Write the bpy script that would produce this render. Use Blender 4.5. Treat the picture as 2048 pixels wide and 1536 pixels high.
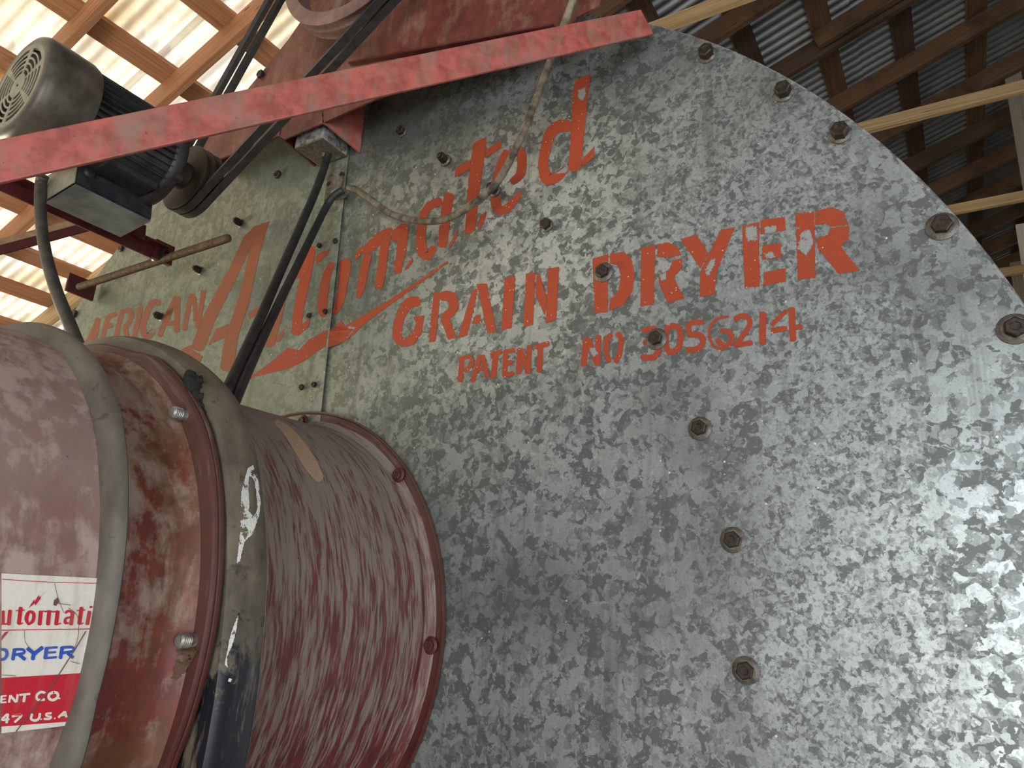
import bpy, bmesh, math, random
from mathutils import Vector, Matrix, noise
from mathutils.geometry import tessellate_polygon
from mathutils.bvhtree import BVHTree

random.seed(7)
S = bpy.context.scene
for o in list(bpy.data.objects): bpy.data.objects.remove(o)
COL = S.collection
PI = math.pi
GZ = 1.6                      # camera height above the floor; geometry is written with the camera at z = 0

# ------------------------------------------------------------------ camera, light, exposure
RX = Vector((0.85288768, 0.51917162, 0.05516744))
RY = Vector((-0.10207819, 0.26944658, -0.95758999))
RZ = Vector((-0.51201822, 0.81108531, 0.28280377))
F = 1440.85
CAM = Vector((0, -1, 0))
cd = bpy.data.cameras.new('camera'); cam = bpy.data.objects.new('camera', cd); COL.objects.link(cam)
cd.sensor_width = 36; cd.lens = F / 2048 * 36; cd.clip_start = .02; cd.clip_end = 200
mw = Matrix.Identity(4)
for i in range(3):
    mw[i][0] = RX[i]; mw[i][1] = -RY[i]; mw[i][2] = -RZ[i]; mw[i][3] = CAM[i]
cam.matrix_world = mw
S.camera = cam
S.view_settings.view_transform = 'Standard'; S.view_settings.look = 'None'
S.view_settings.gamma = 1; S.view_settings.use_curve_mapping = False
S.view_settings.exposure = 0.0

W = bpy.data.worlds.new('sky'); S.world = W; W.use_nodes = True
bg = W.node_tree.nodes['Background']; bg.inputs[0].default_value = (.86, .93, 1, 1); bg.inputs[1].default_value = .6

def lamp(name, kind, loc, aim, energy, color, **kw):
    d = bpy.data.lights.new(name, kind); d.energy = energy; d.color = color
    for k, v in kw.items(): setattr(d, k, v)
    o = bpy.data.objects.new(name, d); COL.objects.link(o); o.location = loc
    o.rotation_euler = (Vector(aim) - Vector(loc)).to_track_quat('-Z', 'Y').to_euler()
    return o
# high sun on the roof, a little to the left
lamp('sun_light', 'SUN', (-7, -9, 11), (0, 0, 0), 13, (1, .93, .80), angle=math.radians(1.5))
# daylight through the open left side of the barn (opening below the eave)
lamp('daylight_left_opening', 'AREA', (-6.6, -2.0, -.45), (-1.3, -.2, .4), 235, (1, .92, .66), shape='RECTANGLE', size=1.2, size_y=1.2)
# added fill lamp on the right, then daylight through the big door behind the photographer
lamp('fill_light_right', 'AREA', (2.5, -1.9, -.2), (.2, 0, -.3), 68, (.90, .95, 1), shape='RECTANGLE', size=1.6, size_y=2.4)  # unseen fill lamp inside the barn, brightens the drum's right side
lamp('daylight_rear_door', 'AREA', (1.1, -4.9, -.2), (.5, 0, -.3), 125, (.90, .95, 1), shape='RECTANGLE', size=2.2, size_y=2.6)

# ------------------------------------------------------------------ pixel rays (2048 x 1536)
def ray(px, py): return RX * (px - 1024) + RY * (py - 768) + RZ * F
def at(px, py, Y):
    d = ray(px, py); return CAM + d * ((Y + 1) / d.y)
def at_z(px, py, Z):
    d = ray(px, py); return CAM + d * (Z / d.z)

# ------------------------------------------------------------------ node helpers
CX, CZ, RD = -1.1397, -.0705, 1.3055
class MT:
    def __init__(s, name, rough=.6, metal=0.):
        s.m = bpy.data.materials.new(name); s.m.use_nodes = True; s.nt = s.m.node_tree
        s.b = s.nt.nodes['Principled BSDF']; s.out = s.nt.nodes['Material Output']
        s.b.inputs['Roughness'].default_value = rough; s.b.inputs['Metallic'].default_value = metal
        s.tc = s.nt.nodes.new('ShaderNodeTexCoord')
    def n(s, t, props=None, **ins):
        nd = s.nt.nodes.new('ShaderNode' + t)
        for k, v in (props or {}).items(): setattr(nd, k, v)
        for k, v in ins.items():
            key = int(k[1:]) if k[0] == 'i' and k[1:].isdigit() else k.replace('_', ' ')
            s.set(nd.inputs[key], v)
        return nd
    def set(s, sock, v):
        if isinstance(v, bpy.types.NodeSocket): s.nt.links.new(v, sock)
        else:
            if isinstance(v, tuple) and len(v) == 3 and sock.type == 'RGBA': v = v + (1,)
            sock.default_value = v
    def co(s, kind='Object', scale=(1, 1, 1), warp=0, wscale=5):
        v = s.tc.outputs[kind]
        if warp:
            nz = s.n('TexNoise', Vector=v, Scale=wscale, Detail=3.)
            a = s.n('VectorMath', {'operation': 'SUBTRACT'}, i0=nz.outputs['Color'], i1=(.5, .5, .5))
            a = s.n('VectorMath', {'operation': 'SCALE'}, i0=a.outputs[0], Scale=warp)
            v = s.n('VectorMath', {'operation': 'ADD'}, i0=v, i1=a.outputs[0]).outputs[0]
        if scale != (1, 1, 1):
            v = s.n('VectorMath', {'operation': 'MULTIPLY'}, i0=v, i1=scale).outputs[0]
        return v
    def noise(s, v, scale, detail=4., rough=.55): return s.n('TexNoise', Vector=v, Scale=float(scale), Detail=float(detail), Roughness=rough).outputs[0]
    def vor(s, v, scale, out='Color', feature='F1'): return s.n('TexVoronoi', {'feature': feature}, Vector=v, Scale=float(scale)).outputs[out]
    def rng(s, v, a, b, c=0., d=1.): return s.n('MapRange', i0=v, i1=a, i2=b, i3=c, i4=d).outputs[0]
    def mix(s, f, a, b):
        nd = s.nt.nodes.new('ShaderNodeMix'); nd.data_type = 'RGBA'
        s.set(nd.inputs[0], f); s.set(nd.inputs[6], a); s.set(nd.inputs[7], b); return nd.outputs[2]
    def math(s, op, a, b=0.): return s.n('Math', {'operation': op}, i0=a, i1=b).outputs[0]
    def base(s, c): s.set(s.b.inputs['Base Color'], c)
    def rough(s, c): s.set(s.b.inputs['Roughness'], c)
    def bump(s, h, dist=.002, strength=.5):
        nd = s.n('Bump', Height=h, Distance=dist, Strength=strength); s.nt.links.new(nd.outputs[0], s.b.inputs['Normal'])

def sep(M, v, i): return M.n('SeparateXYZ', i0=v).outputs[i]

# galvanised steel with spangle
def galvanised(name, dirt=True, tint=(1, 1, 1), metal=.35):
    M = MT(name, .45, metal)
    v = M.co(warp=.030, wscale=60)
    vf = M.co(warp=.014, wscale=90)
    big = sep(M, M.vor(v, 52), 0); mid = sep(M, M.vor(v, 92), 1); fine = sep(M, M.vor(vf, 190), 2)
    o = M.co()
    # coarse spangle in the lower middle and along the rim, fine spangle in a band right of the lettering
    ox = sep(M, o, 0)
    region = M.math('MULTIPLY', M.rng(ox, .72, .98), M.rng(ox, 1.16, 1.04))
    region = M.rng(M.math('ADD', region, M.math('MULTIPLY', M.math('SUBTRACT', M.noise(o, 3.5, 3), .5), 2.2)), .2, .8)
    a = M.mix(.5, big, mid); f = M.rng(fine, .0, 1., .25, .8)
    sp = M.mix(region, a, M.mix(.35, f, mid))
    spr = M.rng(sp, .33, .64)
    dark = tuple(.145 * t for t in tint); light = tuple(.43 * t for t in tint)
    c = M.mix(spr, dark, light)
    g = M.noise(o, 260, 3, .7)
    c = M.mix(M.math('MULTIPLY', M.rng(g, .56, .66), .55), c, (.11, .11, .105))
    g2 = M.noise(M.co(warp=.02, wscale=50), 110, 4, .7)
    c = M.mix(M.math('MULTIPLY', M.rng(g2, .57, .64), .5), c, tuple(.62 * t for t in tint))
    if dirt:
        st = M.noise(M.co(scale=(38, 1, 2.4)), 1, 5, .65)
        gl = M.rng(sep(M, o, 0), .55, -.15)      # dustier towards the left of the drum
        c = M.mix(M.math('MULTIPLY', gl, M.rng(st, .25, .7, .55, .92)), c, (.185, .21, .14))
        blot = M.noise(o, 2.6, 4)
        c = M.mix(M.rng(blot, .46, .66, 0., .6), c, (.10, .107, .098))
        c = M.mix(M.math('MULTIPLY', M.rng(st, .56, .66), .35), c, (.09, .09, .08))
        spk = M.vor(o, 75, 'Distance'); pick = sep(M, M.vor(o, 75), 0)
        c = M.mix(M.math('MULTIPLY', M.rng(spk, .13, .09), M.rng(pick, .93, .95)), c, (.75, .74, .68))
    M.base(c)
    M.rough(M.rng(spr, 0, 1, .50, .36))
    h = M.math('ADD', M.math('MULTIPLY', M.noise(o, 3.2, 2), 8.), M.math('MULTIPLY', spr, .06))
    M.bump(h, .0015, .55)
    return M.m
# weathered red paint with dust; u = along the axis, v = round the shell
def red_paint(name, dust=.5, rust=.3, red=(.30, .018, .014), dustc=(.42, .31, .26), streak=False, axisym=False, gloss=.5, flange_rust=False, sharp=1., film=0.):
    M = MT(name, gloss)
    o = M.co(); uv = M.tc.outputs['UV']
    n1 = M.noise(o, 9, 6, .6); n2 = M.noise(o, 40, 5, .65)
    c = M.mix(M.rng(n2, .4, .62), red, tuple(x * .62 for x in red))
    if streak:
        s1 = M.noise(M.co('UV', scale=(70, 7, 1), warp=.03, wscale=6), 1, 6, .7)
        s2 = M.noise(M.co('UV', scale=(230, 16, 1), warp=.015, wscale=14), 1, 4, .6)
        d = M.math('ADD', M.math('MULTIPLY', s1, .62), M.math('MULTIPLY', s2, .38))
    else:
        s1 = M.noise(M.co('Object', warp=.05, wscale=9), 15, 7, .7)
        s2 = M.noise(M.co('Object', scale=(50, 50, 9)), 1, 4, .6)
        d = M.math('ADD', M.math('MULTIPLY', s1, .6), M.math('MULTIPLY', s2, .4))
    if axisym:                                  # dust lies thickest on top of the shell, washed off lower down
        z = M.math('SUBTRACT', sep(M, o, 2), GZ + CZ)
        d = M.math('ADD', d, M.math('ADD', M.rng(z, -.36, -.10, -.16, 0.), M.rng(z, .02, .30, 0., .07)))
    if flange_rust:                              # rust gathers beside the bolted flange
        yy = M.rng(sep(M, o, 1), .165, .225)
        rn = M.noise(M.co('Object', scale=(14, 60, 14), warp=.05, wscale=8), 1, 6, .7)
        rf = M.math('MULTIPLY', yy, M.rng(rn, .40, .58))
    f = M.rng(d, .60 - dust * .28, .74 - dust * .24 - .05 * (sharp > 1))
    if film: f = M.math('MAXIMUM', f, M.math('MULTIPLY', M.rng(n1, .3, .7, film * .6, film * 1.25), M.rng(M.math('SUBTRACT', sep(M, o, 2), GZ + CZ), -.12, .16, .3, 1.) if axisym else 1.))
    c = M.mix(M.math('MULTIPLY', f, .82), c, M.mix(n1, dustc, tuple(x * .62 for x in dustc)))
    r = M.noise(M.co('Object', warp=.08, wscale=5), 6, 8, .7)
    c = M.mix(M.rng(r, .66 - rust * .22, .74 - rust * .18, 0., .85), c, (.13, .05, .022))
    if flange_rust: c = M.mix(M.math('MULTIPLY', rf, .8), c, M.mix(n2, (.20, .075, .022), (.05, .02, .012)))
    sp = M.noise(o, 130, 3); c = M.mix(M.rng(sp, .70, .76, 0., .8), c, (.035, .018, .014))
    M.base(c); M.rough(M.rng(f, 0, 1, gloss, .78))
    M.bump(M.math('ADD', d, M.math('MULTIPLY', n2, .3)), .0012, .45)
    return M.m
def simple(name, col, rough=.5, metal=0., var=.35, scale=30, col2=None, bump=.3, stretch=(1, 1, 1)):
    M = MT(name, rough, metal); n1 = M.noise(M.co(scale=stretch, warp=.03, wscale=scale * .3), scale, 6, .65)
    col2 = col2 or tuple(x * var for x in col)
    M.base(M.mix(M.rng(n1, .38, .66), col, col2)); M.bump(n1, .001, bump); return M.m
def wood(name, c1, c2, dark=(.03, .018, .012), stain=.4):
    M = MT(name, .75); o = M.tc.outputs['UV']
    g = M.noise(M.co('UV', scale=(1.6, 55, 1), warp=.02, wscale=4), 1, 6, .65)
    l = M.noise(M.co('Object'), 2.2, 5, .7)
    c = M.mix(M.rng(g, .33, .66), c1, c2)
    c = M.mix(M.rng(l, .62 - stain * .3, .78 - stain * .25, 0., .85), c, dark)
    k = M.vor(M.co('UV', scale=(2.2, 9, 1)), 1., 'Distance'); c = M.mix(M.rng(k, .10, .05), c, dark)
    M.base(c); M.bump(g, .0025, .6); return M.m

G_DISC = galvanised('galvanised_spangle', True, (.93, 1., .985), metal=.6)
G_PLAIN = galvanised('galvanised_plain', False, (.9, .9, .86))
G_STRIP = galvanised('galvanised_strip', True, (.93, 1., .93))
RED_A = red_paint('red_barrel_dusty', .62, .22, axisym=True, red=(.17, .024, .018), dustc=(.62, .48, .41), film=.62)
RED_B = red_paint('red_barrel_rusty', .42, .5, axisym=True, red=(.17, .015, .010), dustc=(.42, .32, .24), sharp=2, film=.10, flange_rust=True)
RED_C = red_paint('red_barrel_streaked', .55, .1, streak=True, axisym=True, red=(.12, .007, .009), dustc=(.31, .262, .22), film=.22, sharp=2)
RED_F = red_paint('red_flange', .30, .2, axisym=True, red=(.085, .006, .006), dustc=(.20, .135, .10), film=.45, streak=True)
RED_BAR = red_paint('red_bar', .42, .05, red=(.46, .115, .09), dustc=(.30, .215, .16))
RED_PANEL = red_paint('red_panel', .42, .45, red=(.17, .036, .024), dustc=(.30, .19, .12))
RED_DARK = red_paint('red_dark', .1, .35, red=(.10, .014, .014), dustc=(.2, .14, .12))
def collar(name, c1, c2, low=None):
    M = MT(name, .55); o = M.co()
    n1 = M.noise(M.co('UV', scale=(18, 9, 1), warp=.04, wscale=10), 1, 7, .7); n2 = M.noise(M.co(warp=.04, wscale=20), 28, 6, .7)
    c = M.mix(M.rng(n1, .38, .64), c1, c2); c = M.mix(M.rng(n2, .60, .66, 0., .6), c, tuple(x * .35 for x in c2))
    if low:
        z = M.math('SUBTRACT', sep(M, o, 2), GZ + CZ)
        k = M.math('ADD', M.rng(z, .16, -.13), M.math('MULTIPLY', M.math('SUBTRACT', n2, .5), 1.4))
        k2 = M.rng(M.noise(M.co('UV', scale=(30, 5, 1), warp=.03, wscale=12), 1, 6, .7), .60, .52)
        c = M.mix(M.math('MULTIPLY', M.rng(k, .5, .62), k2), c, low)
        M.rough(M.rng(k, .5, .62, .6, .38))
    M.base(c); M.bump(n2, .001, .4); return M.m
BAND = collar('grey_brown_collar', (.135, .118, .092), (.075, .063, .048))
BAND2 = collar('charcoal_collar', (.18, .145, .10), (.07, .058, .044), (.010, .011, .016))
BLACK = simple('black_rubber', (.012, .012, .012), .55, 0, col2=(.03, .028, .025), scale=50)
BELT = simple('belt_rubber', (.022, .022, .021), .5, 0, col2=(.045, .043, .038), scale=60)
CORD = simple('dusty_cord', (.27, .225, .15), .7, 0, col2=(.03, .025, .018), scale=32)
CABLE = simple('grey_cable', (.075, .066, .055), .5, 0, col2=(.035, .032, .03), scale=40)
RUSTY = simple('rusty_iron', (.16, .085, .04), .8, .2, col2=(.045, .028, .018), scale=90)
SHEAVE = simple('brown_sheave', (.06, .042, .026), .6, .2, col2=(.02, .015, .011), scale=30)
PULLEY = simple('dusty_pulley', (.22, .13, .11), .6, .0, col2=(.12, .06, .05), scale=18)
BOLT = simple('dark_bolt', (.050, .034, .026), .5, .4, col2=(.014, .010, .008), scale=140)
BOLT_Z = simple('zinc_bolt', (.45, .44, .41), .4, .6, col2=(.18, .16, .13), scale=140)
MOTOR = simple('motor_paint', (.15, .13, .10), .42, .2, col2=(.05, .042, .034), scale=14)
MOTOR_FACE = simple('motor_face_paint', (.30, .285, .205), .5, .1, col2=(.19, .18, .13), scale=25)
MOTOR_BODY = simple('motor_body_paint', (.05, .05, .052), .45, .2, col2=(.022, .02, .018), scale=30)
BOX_SIDE = simple('box_black', (.022, .023, .03), .35, .1, col2=(.05, .05, .05), scale=25)
BOX_FACE = simple('box_blue_grey', (.24, .26, .28), .4, .2, col2=(.11, .12, .13), scale=14)
DUSTY = simple('dusty_steel', (.20, .17, .12), .8, .1, col2=(.07, .06, .045), scale=120)
NEST = simple('dark_dirt', (.010, .009, .008), .95, 0, col2=(.022, .02, .016), scale=120, bump=1.)
WHITE = simple('dried_droppings', (.75, .74, .68), .9, 0, col2=(.35, .34, .30), scale=120, bump=.8)
CONC = simple('floor_concrete', (.22, .20, .17), .9, 0, col2=(.14, .125, .105), scale=3)
GROUND = simple('dry_ground', (.50, .44, .33), .95, 0, col2=(.34, .30, .2), scale=2)
W_BROWN = wood('wood_old_brown', (.17, .095, .055), (.08, .042, .026), stain=.5)
W_DARK = wood('wood_dark', (.10, .06, .042), (.045, .028, .022), stain=.5)
W_PALE = wood('wood_pale', (.60, .43, .24), (.25, .17, .095), (.10, .06, .035), stain=.18)
W_ORANGE = wood('wood_orange', (.42, .20, .10), (.24, .10, .05), stain=.1)
W_GREY = wood('wood_grey', (.34, .30, .26), (.20, .17, .15), stain=.1)
W_WHITE = wood('wood_whitewashed', (.75, .73, .70), (.55, .53, .5), stain=0.)
def roofmat(name, translucent):
    M = MT(name, .42, 0. if translucent else .55)
    n1 = M.noise(M.co(scale=(1, 1, 1)), 1.3, 5, .6); n2 = M.noise(M.co(scale=(1, 20, 1)), 2, 4)
    if translucent:
        c = M.mix(M.rng(n1, .45, .7), (.80, .78, .72), (.50, .36, .18)); M.base(c)
        tr = M.n('BsdfTranslucent'); M.set(tr.inputs[0], c)
        mx = M.n('MixShader', i0=.38, i1=M.b.outputs[0], i2=tr.outputs[0]); M.nt.links.new(mx.outputs[0], M.out.inputs[0])
    else:
        c = M.mix(M.rng(n1, .4, .65), (.30, .32, .33), (.18, .19, .20)); c = M.mix(M.rng(n2, .58, .72, 0., .6), c, (.09, .05, .03)); M.base(c)
    return M.m
ROOF_T = roofmat('roof_translucent', True); ROOF_M = roofmat('roof_steel', False)
# stencil paint: soft ragged edge from the 'edge' attribute, chips from noise
def stencil(name, col, chips=.3, ragged=.6, fade=1., specks=False, flat=False):
    M = MT(name, .72); o = M.tc.outputs['Object']
    at_ = M.n('Attribute', {'attribute_name': 'edge'}).outputs['Fac']
    nf = M.noise(o, 420, 3, .6); nc = M.noise(M.co(warp=.02, wscale=60), 55, 6, .7)
    a = M.math('ADD', at_, M.math('MULTIPLY', M.math('SUBTRACT', nf, .5), ragged))
    a = M.rng(a, .42, .62)
    ch = M.rng(nc, .70 - chips * .16, .715 - chips * .16, 1., 0.)
    a = M.math('MULTIPLY', M.math('MULTIPLY', a, ch), fade)
    c = M.mix(M.rng(nf, .35, .7), col, tuple(x * (.92 if flat else .72) for x in col))
    if specks:
        vd = M.n('TexVoronoi', Vector=o, Scale=150.); c = M.mix(M.math('MULTIPLY', M.rng(vd.outputs['Distance'], .16, .11), M.rng(sep(M, vd.outputs['Color'], 0), .80, .82)), c, (.62, .56, .48))
    if flat:
        st = M.noise(M.co('Object', scale=(60, 60, 8)), 1, 4, .6); c = M.mix(M.rng(st, .52, .72, 0., .35), c, (.30, .24, .18))
    M.base(c)
    tb = M.n('BsdfTransparent'); mx = M.n('MixShader', i0=a, i1=tb.outputs[0], i2=M.b.outputs[0])
    M.nt.links.new(mx.outputs[0], M.out.inputs[0]); return M.m
P_ORANGE = stencil('stencil_orange', (.37, .050, .012), .35, ragged=.9, specks=True)
P_ORANGE_L = stencil('stencil_orange_faded', (.34, .095, .038), .25, ragged=.9, fade=.86)
P_WHITE = stencil('label_white', (.86, .80, .70), -.2, .15, flat=True)
P_RED = stencil('label_red', (.60, .012, .03), -.3, .1, flat=True)
P_BLUE = stencil('label_blue', (.03, .10, .50), -.3, .1, flat=True)
P_CREAM = stencil('label_cream', (.85, .80, .68), -.3, .1, flat=True)
P_CRACK = stencil('label_crack', (.20, .10, .08), .0, .5)
P_TAN = stencil('sun_stripe_tan', (.62, .40, .26), .1, .8, fade=.75)  # tan colour standing in for a stripe of sunlight
P_CHIP = stencil('bare_chip', (.30, .31, .30), .5, 2.2)
P_DROP = stencil('droppings', (.80, .79, .74), 1.0, 2.4)
P_RUST = stencil('rust_spot', (.10, .045, .022), 1.1, 2.6)

# ------------------------------------------------------------------ object helpers
OFF = {}                                       # world offset of every object's own frame
def link(name, me, mat, parent=None, center=None):
    o = bpy.data.objects.new(name, me); COL.objects.link(o)
    if mat and not me.materials: me.materials.append(mat)
    if parent: o.parent = parent
    return o
def obj(name, bm, mat, parent=None, smooth=False, **tags):
    me = bpy.data.meshes.new(name)
    bmesh.ops.recalc_face_normals(bm, faces=bm.faces)
    if smooth:
        for f in bm.faces: f.smooth = True
    off = OFF[parent] if parent else None
    if off is None:
        xs = [v.co for v in bm.verts]; lo = [min(c[i] for c in xs) for i in range(3)]; hi = [max(c[i] for c in xs) for i in range(3)]
        off = Vector(((lo[0] + hi[0]) / 2, (lo[1] + hi[1]) / 2, lo[2]))
    for v in bm.verts: v.co = v.co - off
    bm.to_mesh(me); bm.free()
    o = link(name, me, mat, parent); OFF[o] = off
    if not parent: o.location = off
    for k, v in tags.items(): o[k] = v
    if smooth and smooth != 2:
        try: me.set_sharp_from_angle(angle=math.radians(38))
        except Exception: pass
    return o
def thing(name, label, cat, loc, group=None):
    o = bpy.data.objects.new(name, None); COL.objects.link(o); o.location = loc; OFF[o] = Vector(loc); o.empty_display_size = .1
    o['label'] = label; o['category'] = cat
    if group: o['group'] = group
    return o
def tag(o, label, cat, group=None):
    o['label'] = label; o['category'] = cat
    if group: o['group'] = group
    return o
def place(mesh_obj_me, name, parent, pos, mat=None, rot=None):
    """a copy that shares mesh data, at pos (written like all geometry)"""
    o = bpy.data.objects.new(name, mesh_obj_me); COL.objects.link(o)
    o.parent = parent; o.location = Vector(pos) - OFF[parent]; OFF[o] = Vector(pos)
    if rot is not None: o.rotation_euler = rot
    return o
def box(bm, c, ax, ay, az, uvlong=True):
    c = Vector(c); ax, ay, az = Vector(ax) / 2, Vector(ay) / 2, Vector(az) / 2
    vs = [bm.verts.new(c + ax * i + ay * j + az * k) for i in (-1, 1) for j in (-1, 1) for k in (-1, 1)]
    uv = bm.loops.layers.uv.verify()
    L = ax.length * 2
    for q in ((0, 1, 3, 2), (4, 6, 7, 5), (0, 4, 5, 1), (2, 3, 7, 6), (0, 2, 6, 4), (1, 5, 7, 3)):
        f = bm.faces.new([vs[i] for i in q])
        for l in f.loops:
            d = l.vert.co - c
            l[uv].uv = (d.dot(ax.normalized()) + SEED[0], d.dot(ay.normalized()) + d.dot(az.normalized()) * 1.3 + SEED[0] * .37)
    return vs
SEED = [0.]
def bar(bm, p0, p1, w, h, side):
    """rectangular bar; w measured along side, h across"""
    p0, p1 = Vector(p0), Vector(p1); d = p1 - p0; s = Vector(side); s = (s - d.normalized() * s.dot(d.normalized())).normalized()
    t = d.cross(s).normalized(); SEED[0] += .731
    box(bm, (p0 + p1) / 2, d, s * w, t * h)
def bevel(bm, r, seg=2):
    bmesh.ops.bevel(bm, geom=[e for e in bm.edges], offset=r, segments=seg, affect='EDGES', profile=.5)
def frame(a):
    a = Vector(a).normalized(); u = a.cross(Vector((0, 0, 1)));
    if u.length < 1e-3: u = Vector((1, 0, 0))
    u.normalize(); return a, u, a.cross(u)
def smooth_pts(P, n=6):
    P = [Vector(p) for p in P]; out = []
    for i in range(len(P) - 1):
        p0 = P[max(i - 1, 0)]; p1 = P[i]; p2 = P[i + 1]; p3 = P[min(i + 2, len(P) - 1)]
        for k in range(n):
            t = k / n
            out.append(.5 * ((2 * p1) + (p2 - p0) * t + (2 * p0 - 5 * p1 + 4 * p2 - p3) * t * t + (3 * p1 - p0 - 3 * p2 + p3) * t ** 3))
    out.append(P[-1]); return out
def tube(bm, P, r, n=12):
    P = [Vector(p) for p in P]; rings = []
    _, u, w = frame(P[1] - P[0])
    for i, p in enumerate(P):
        d = (P[min(i + 1, len(P) - 1)] - P[max(i - 1, 0)]).normalized()
        u = (u - d * u.dot(d)).normalized(); w = d.cross(u)
        rr = r[i] if isinstance(r, (list, tuple)) else r
        rings.append([bm.verts.new(p + (u * math.cos(2 * PI * k / n) + w * math.sin(2 * PI * k / n)) * rr) for k in range(n)])
    for a, b in zip(rings, rings[1:]):
        for k in range(n): bm.faces.new((a[k], a[(k + 1) % n], b[(k + 1) % n], b[k]))
    bm.faces.new(rings[0][::-1]); bm.faces.new(rings[-1])
def lathe(bm, c, axis, prof, n=96, rfun=None, closed=False, cap=False, a0=0.):
    """prof: (distance along axis, radius)"""
    c = Vector(c); a = Vector(axis).normalized()
    if abs(a.y) > .99: u, w = Vector((1, 0, 0)), Vector((0, 0, 1))
    else: a, u, w = frame(a)
    uv = bm.loops.layers.uv.verify(); rings = []
    for (t, r) in prof:
        R_ = []
        for k in range(n):
            th = 2 * PI * k / n + a0 + PI
            f = rfun(math.degrees(th), t) if rfun else 1
            R_.append(bm.verts.new(c + a * t + (u * math.cos(th) + w * math.sin(th)) * r * f))
        rings.append(R_)
    m = len(rings); idx = range(m if closed else m - 1); s = 0
    for i in idx:
        j = (i + 1) % m; ds = math.hypot(prof[j][0] - prof[i][0], prof[j][1] - prof[i][1])
        for k in range(n):
            f = bm.faces.new((rings[i][k], rings[i][(k + 1) % n], rings[j][(k + 1) % n], rings[j][k]))
            vv = [(s, k), (s, k + 1), (s + ds, k + 1), (s + ds, k)]
            for l, (x, y) in zip(f.loops, vv): l[uv].uv = (x, 2 * PI * y / n * .4)
        s += ds
    if cap: bm.faces.new(rings[0][::-1]); bm.faces.new(rings[-1])
    return rings
def prism(bm, pts, d):
    d = Vector(d); a = [bm.verts.new(Vector(p)) for p in pts]; b = [bm.verts.new(Vector(p) + d) for p in pts]
    bm.faces.new(a); bm.faces.new(b[::-1]); n = len(a)
    for i in range(n): bm.faces.new((a[i], b[i], b[(i + 1) % n], a[(i + 1) % n]))
def NB(): return bmesh.new()

# ------------------------------------------------------------------ paint: polygons / strokes drawn on a real surface
def offset_poly(P, d):
    n = len(P); A = sum(P[i][0] * P[(i + 1) % n][1] - P[(i + 1) % n][0] * P[i][1] for i in range(n)); s = 1 if A > 0 else -1; out = []
    for i in range(n):
        p, a, b = Vector(P[i]), Vector(P[i - 1]), Vector(P[(i + 1) % n])
        e1 = (p - a).normalized() if (p - a).length > 1e-6 else Vector((1, 0)); e2 = (b - p).normalized() if (b - p).length > 1e-6 else e1
        n1 = Vector((e1.y, -e1.x)) * s; n2 = Vector((e2.y, -e2.x)) * s; m = n1 + n2
        m = m / max(m.length_squared / 2, .6) if m.length > 1e-4 else n1
        out.append(p + m * d)
    return out
def dens(P, L):
    out = []; n = len(P)
    for i in range(n):
        a, b = Vector(P[i]), Vector(P[(i + 1) % n]); k = max(1, int((b - a).length / L))
        out += [a + (b - a) * j / k for j in range(k)]
    return out
def stroke_poly(pts, w, dw, crop):
    P = []
    for p in pts:
        x, y = crop[0] + p[0] / crop[2], crop[1] + p[1] / crop[2]; ww = (p[2] if len(p) > 2 else w) / crop[2] / 2
        P.append(Vector((x, y, ww)))
    if len(P) > 2: P = smooth_pts(P, 4)
    Lf, Rt = [], []; n = len(P)
    for i, p in enumerate(P):
        d = P[min(i + 1, n - 1)] - P[max(i - 1, 0)]; d = Vector((d.x, d.y)).normalized(); nn = Vector((-d.y, d.x)); h = max(.3, p.z + dw)
        c = Vector((p.x, p.y))
        if i == 0 or i == n - 1:
            e = d * (-1 if i == 0 else 1); k = h * .45
            if i == 0: Lf += [c + e * k + nn * h * .5]; Rt += [c + e * k - nn * h * .5]
            if i == 0: Lf.append(c + nn * h); Rt.append(c - nn * h)
            else: Lf.append(c + nn * h); Rt.append(c - nn * h); Lf += [c + e * k + nn * h * .5]; Rt += [c + e * k - nn * h * .5]
        else: Lf.append(c + nn * h); Rt.append(c - nn * h)
    return Lf + Rt[::-1]
def paint(name, items, crop, mapper, mat, parent, lift=0., edge=(1.3, 2.2), **tags):
    """items: ('s', points, width) strokes or ('p', points) polygons in crop pixels"""
    bm = NB(); lay = bm.verts.layers.float.new('edge')
    for it in items:
        lift += .00005
        if it[0] == 's':
            inn = stroke_poly(it[1], it[2] if len(it) > 2 else 10, -edge[0], crop); out = stroke_poly(it[1], it[2] if len(it) > 2 else 10, edge[1], crop)
        else:
            P = [(crop[0] + x / crop[2], crop[1] + y / crop[2]) for x, y in it[1]]; P = dens(P, 14)
            inn = offset_poly(P, -edge[0]); out = offset_poly(P, edge[1])
        a = [mapper(p[0], p[1], lift) for p in inn]; b = [mapper(p[0], p[1], lift) for p in out]
        if any(q is None for q in a + b): continue
        va = [bm.verts.new(q) for q in a]; vb = [bm.verts.new(q) for q in b]
        for v in va: v[lay] = 1.
        for v in vb: v[lay] = 0.
        for t in tessellate_polygon([[Vector((p[0], p[1], 0)) for p in inn]]):
            try: bm.faces.new([va[i] for i in t])
            except ValueError: pass
        n = len(va)
        for i in range(n):
            try: bm.faces.new((va[i], va[(i + 1) % n], vb[(i + 1) % n], vb[i]))
            except ValueError: pass
    if not bm.faces: bm.free(); return None
    return obj(name, bm, mat, parent, **tags)
def on_disc(px, py, lift):
    p = at(px, py, 0); return at(px, py, (-.0048 if p.x < seam_x(p.z) else -.0004) - lift)
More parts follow.
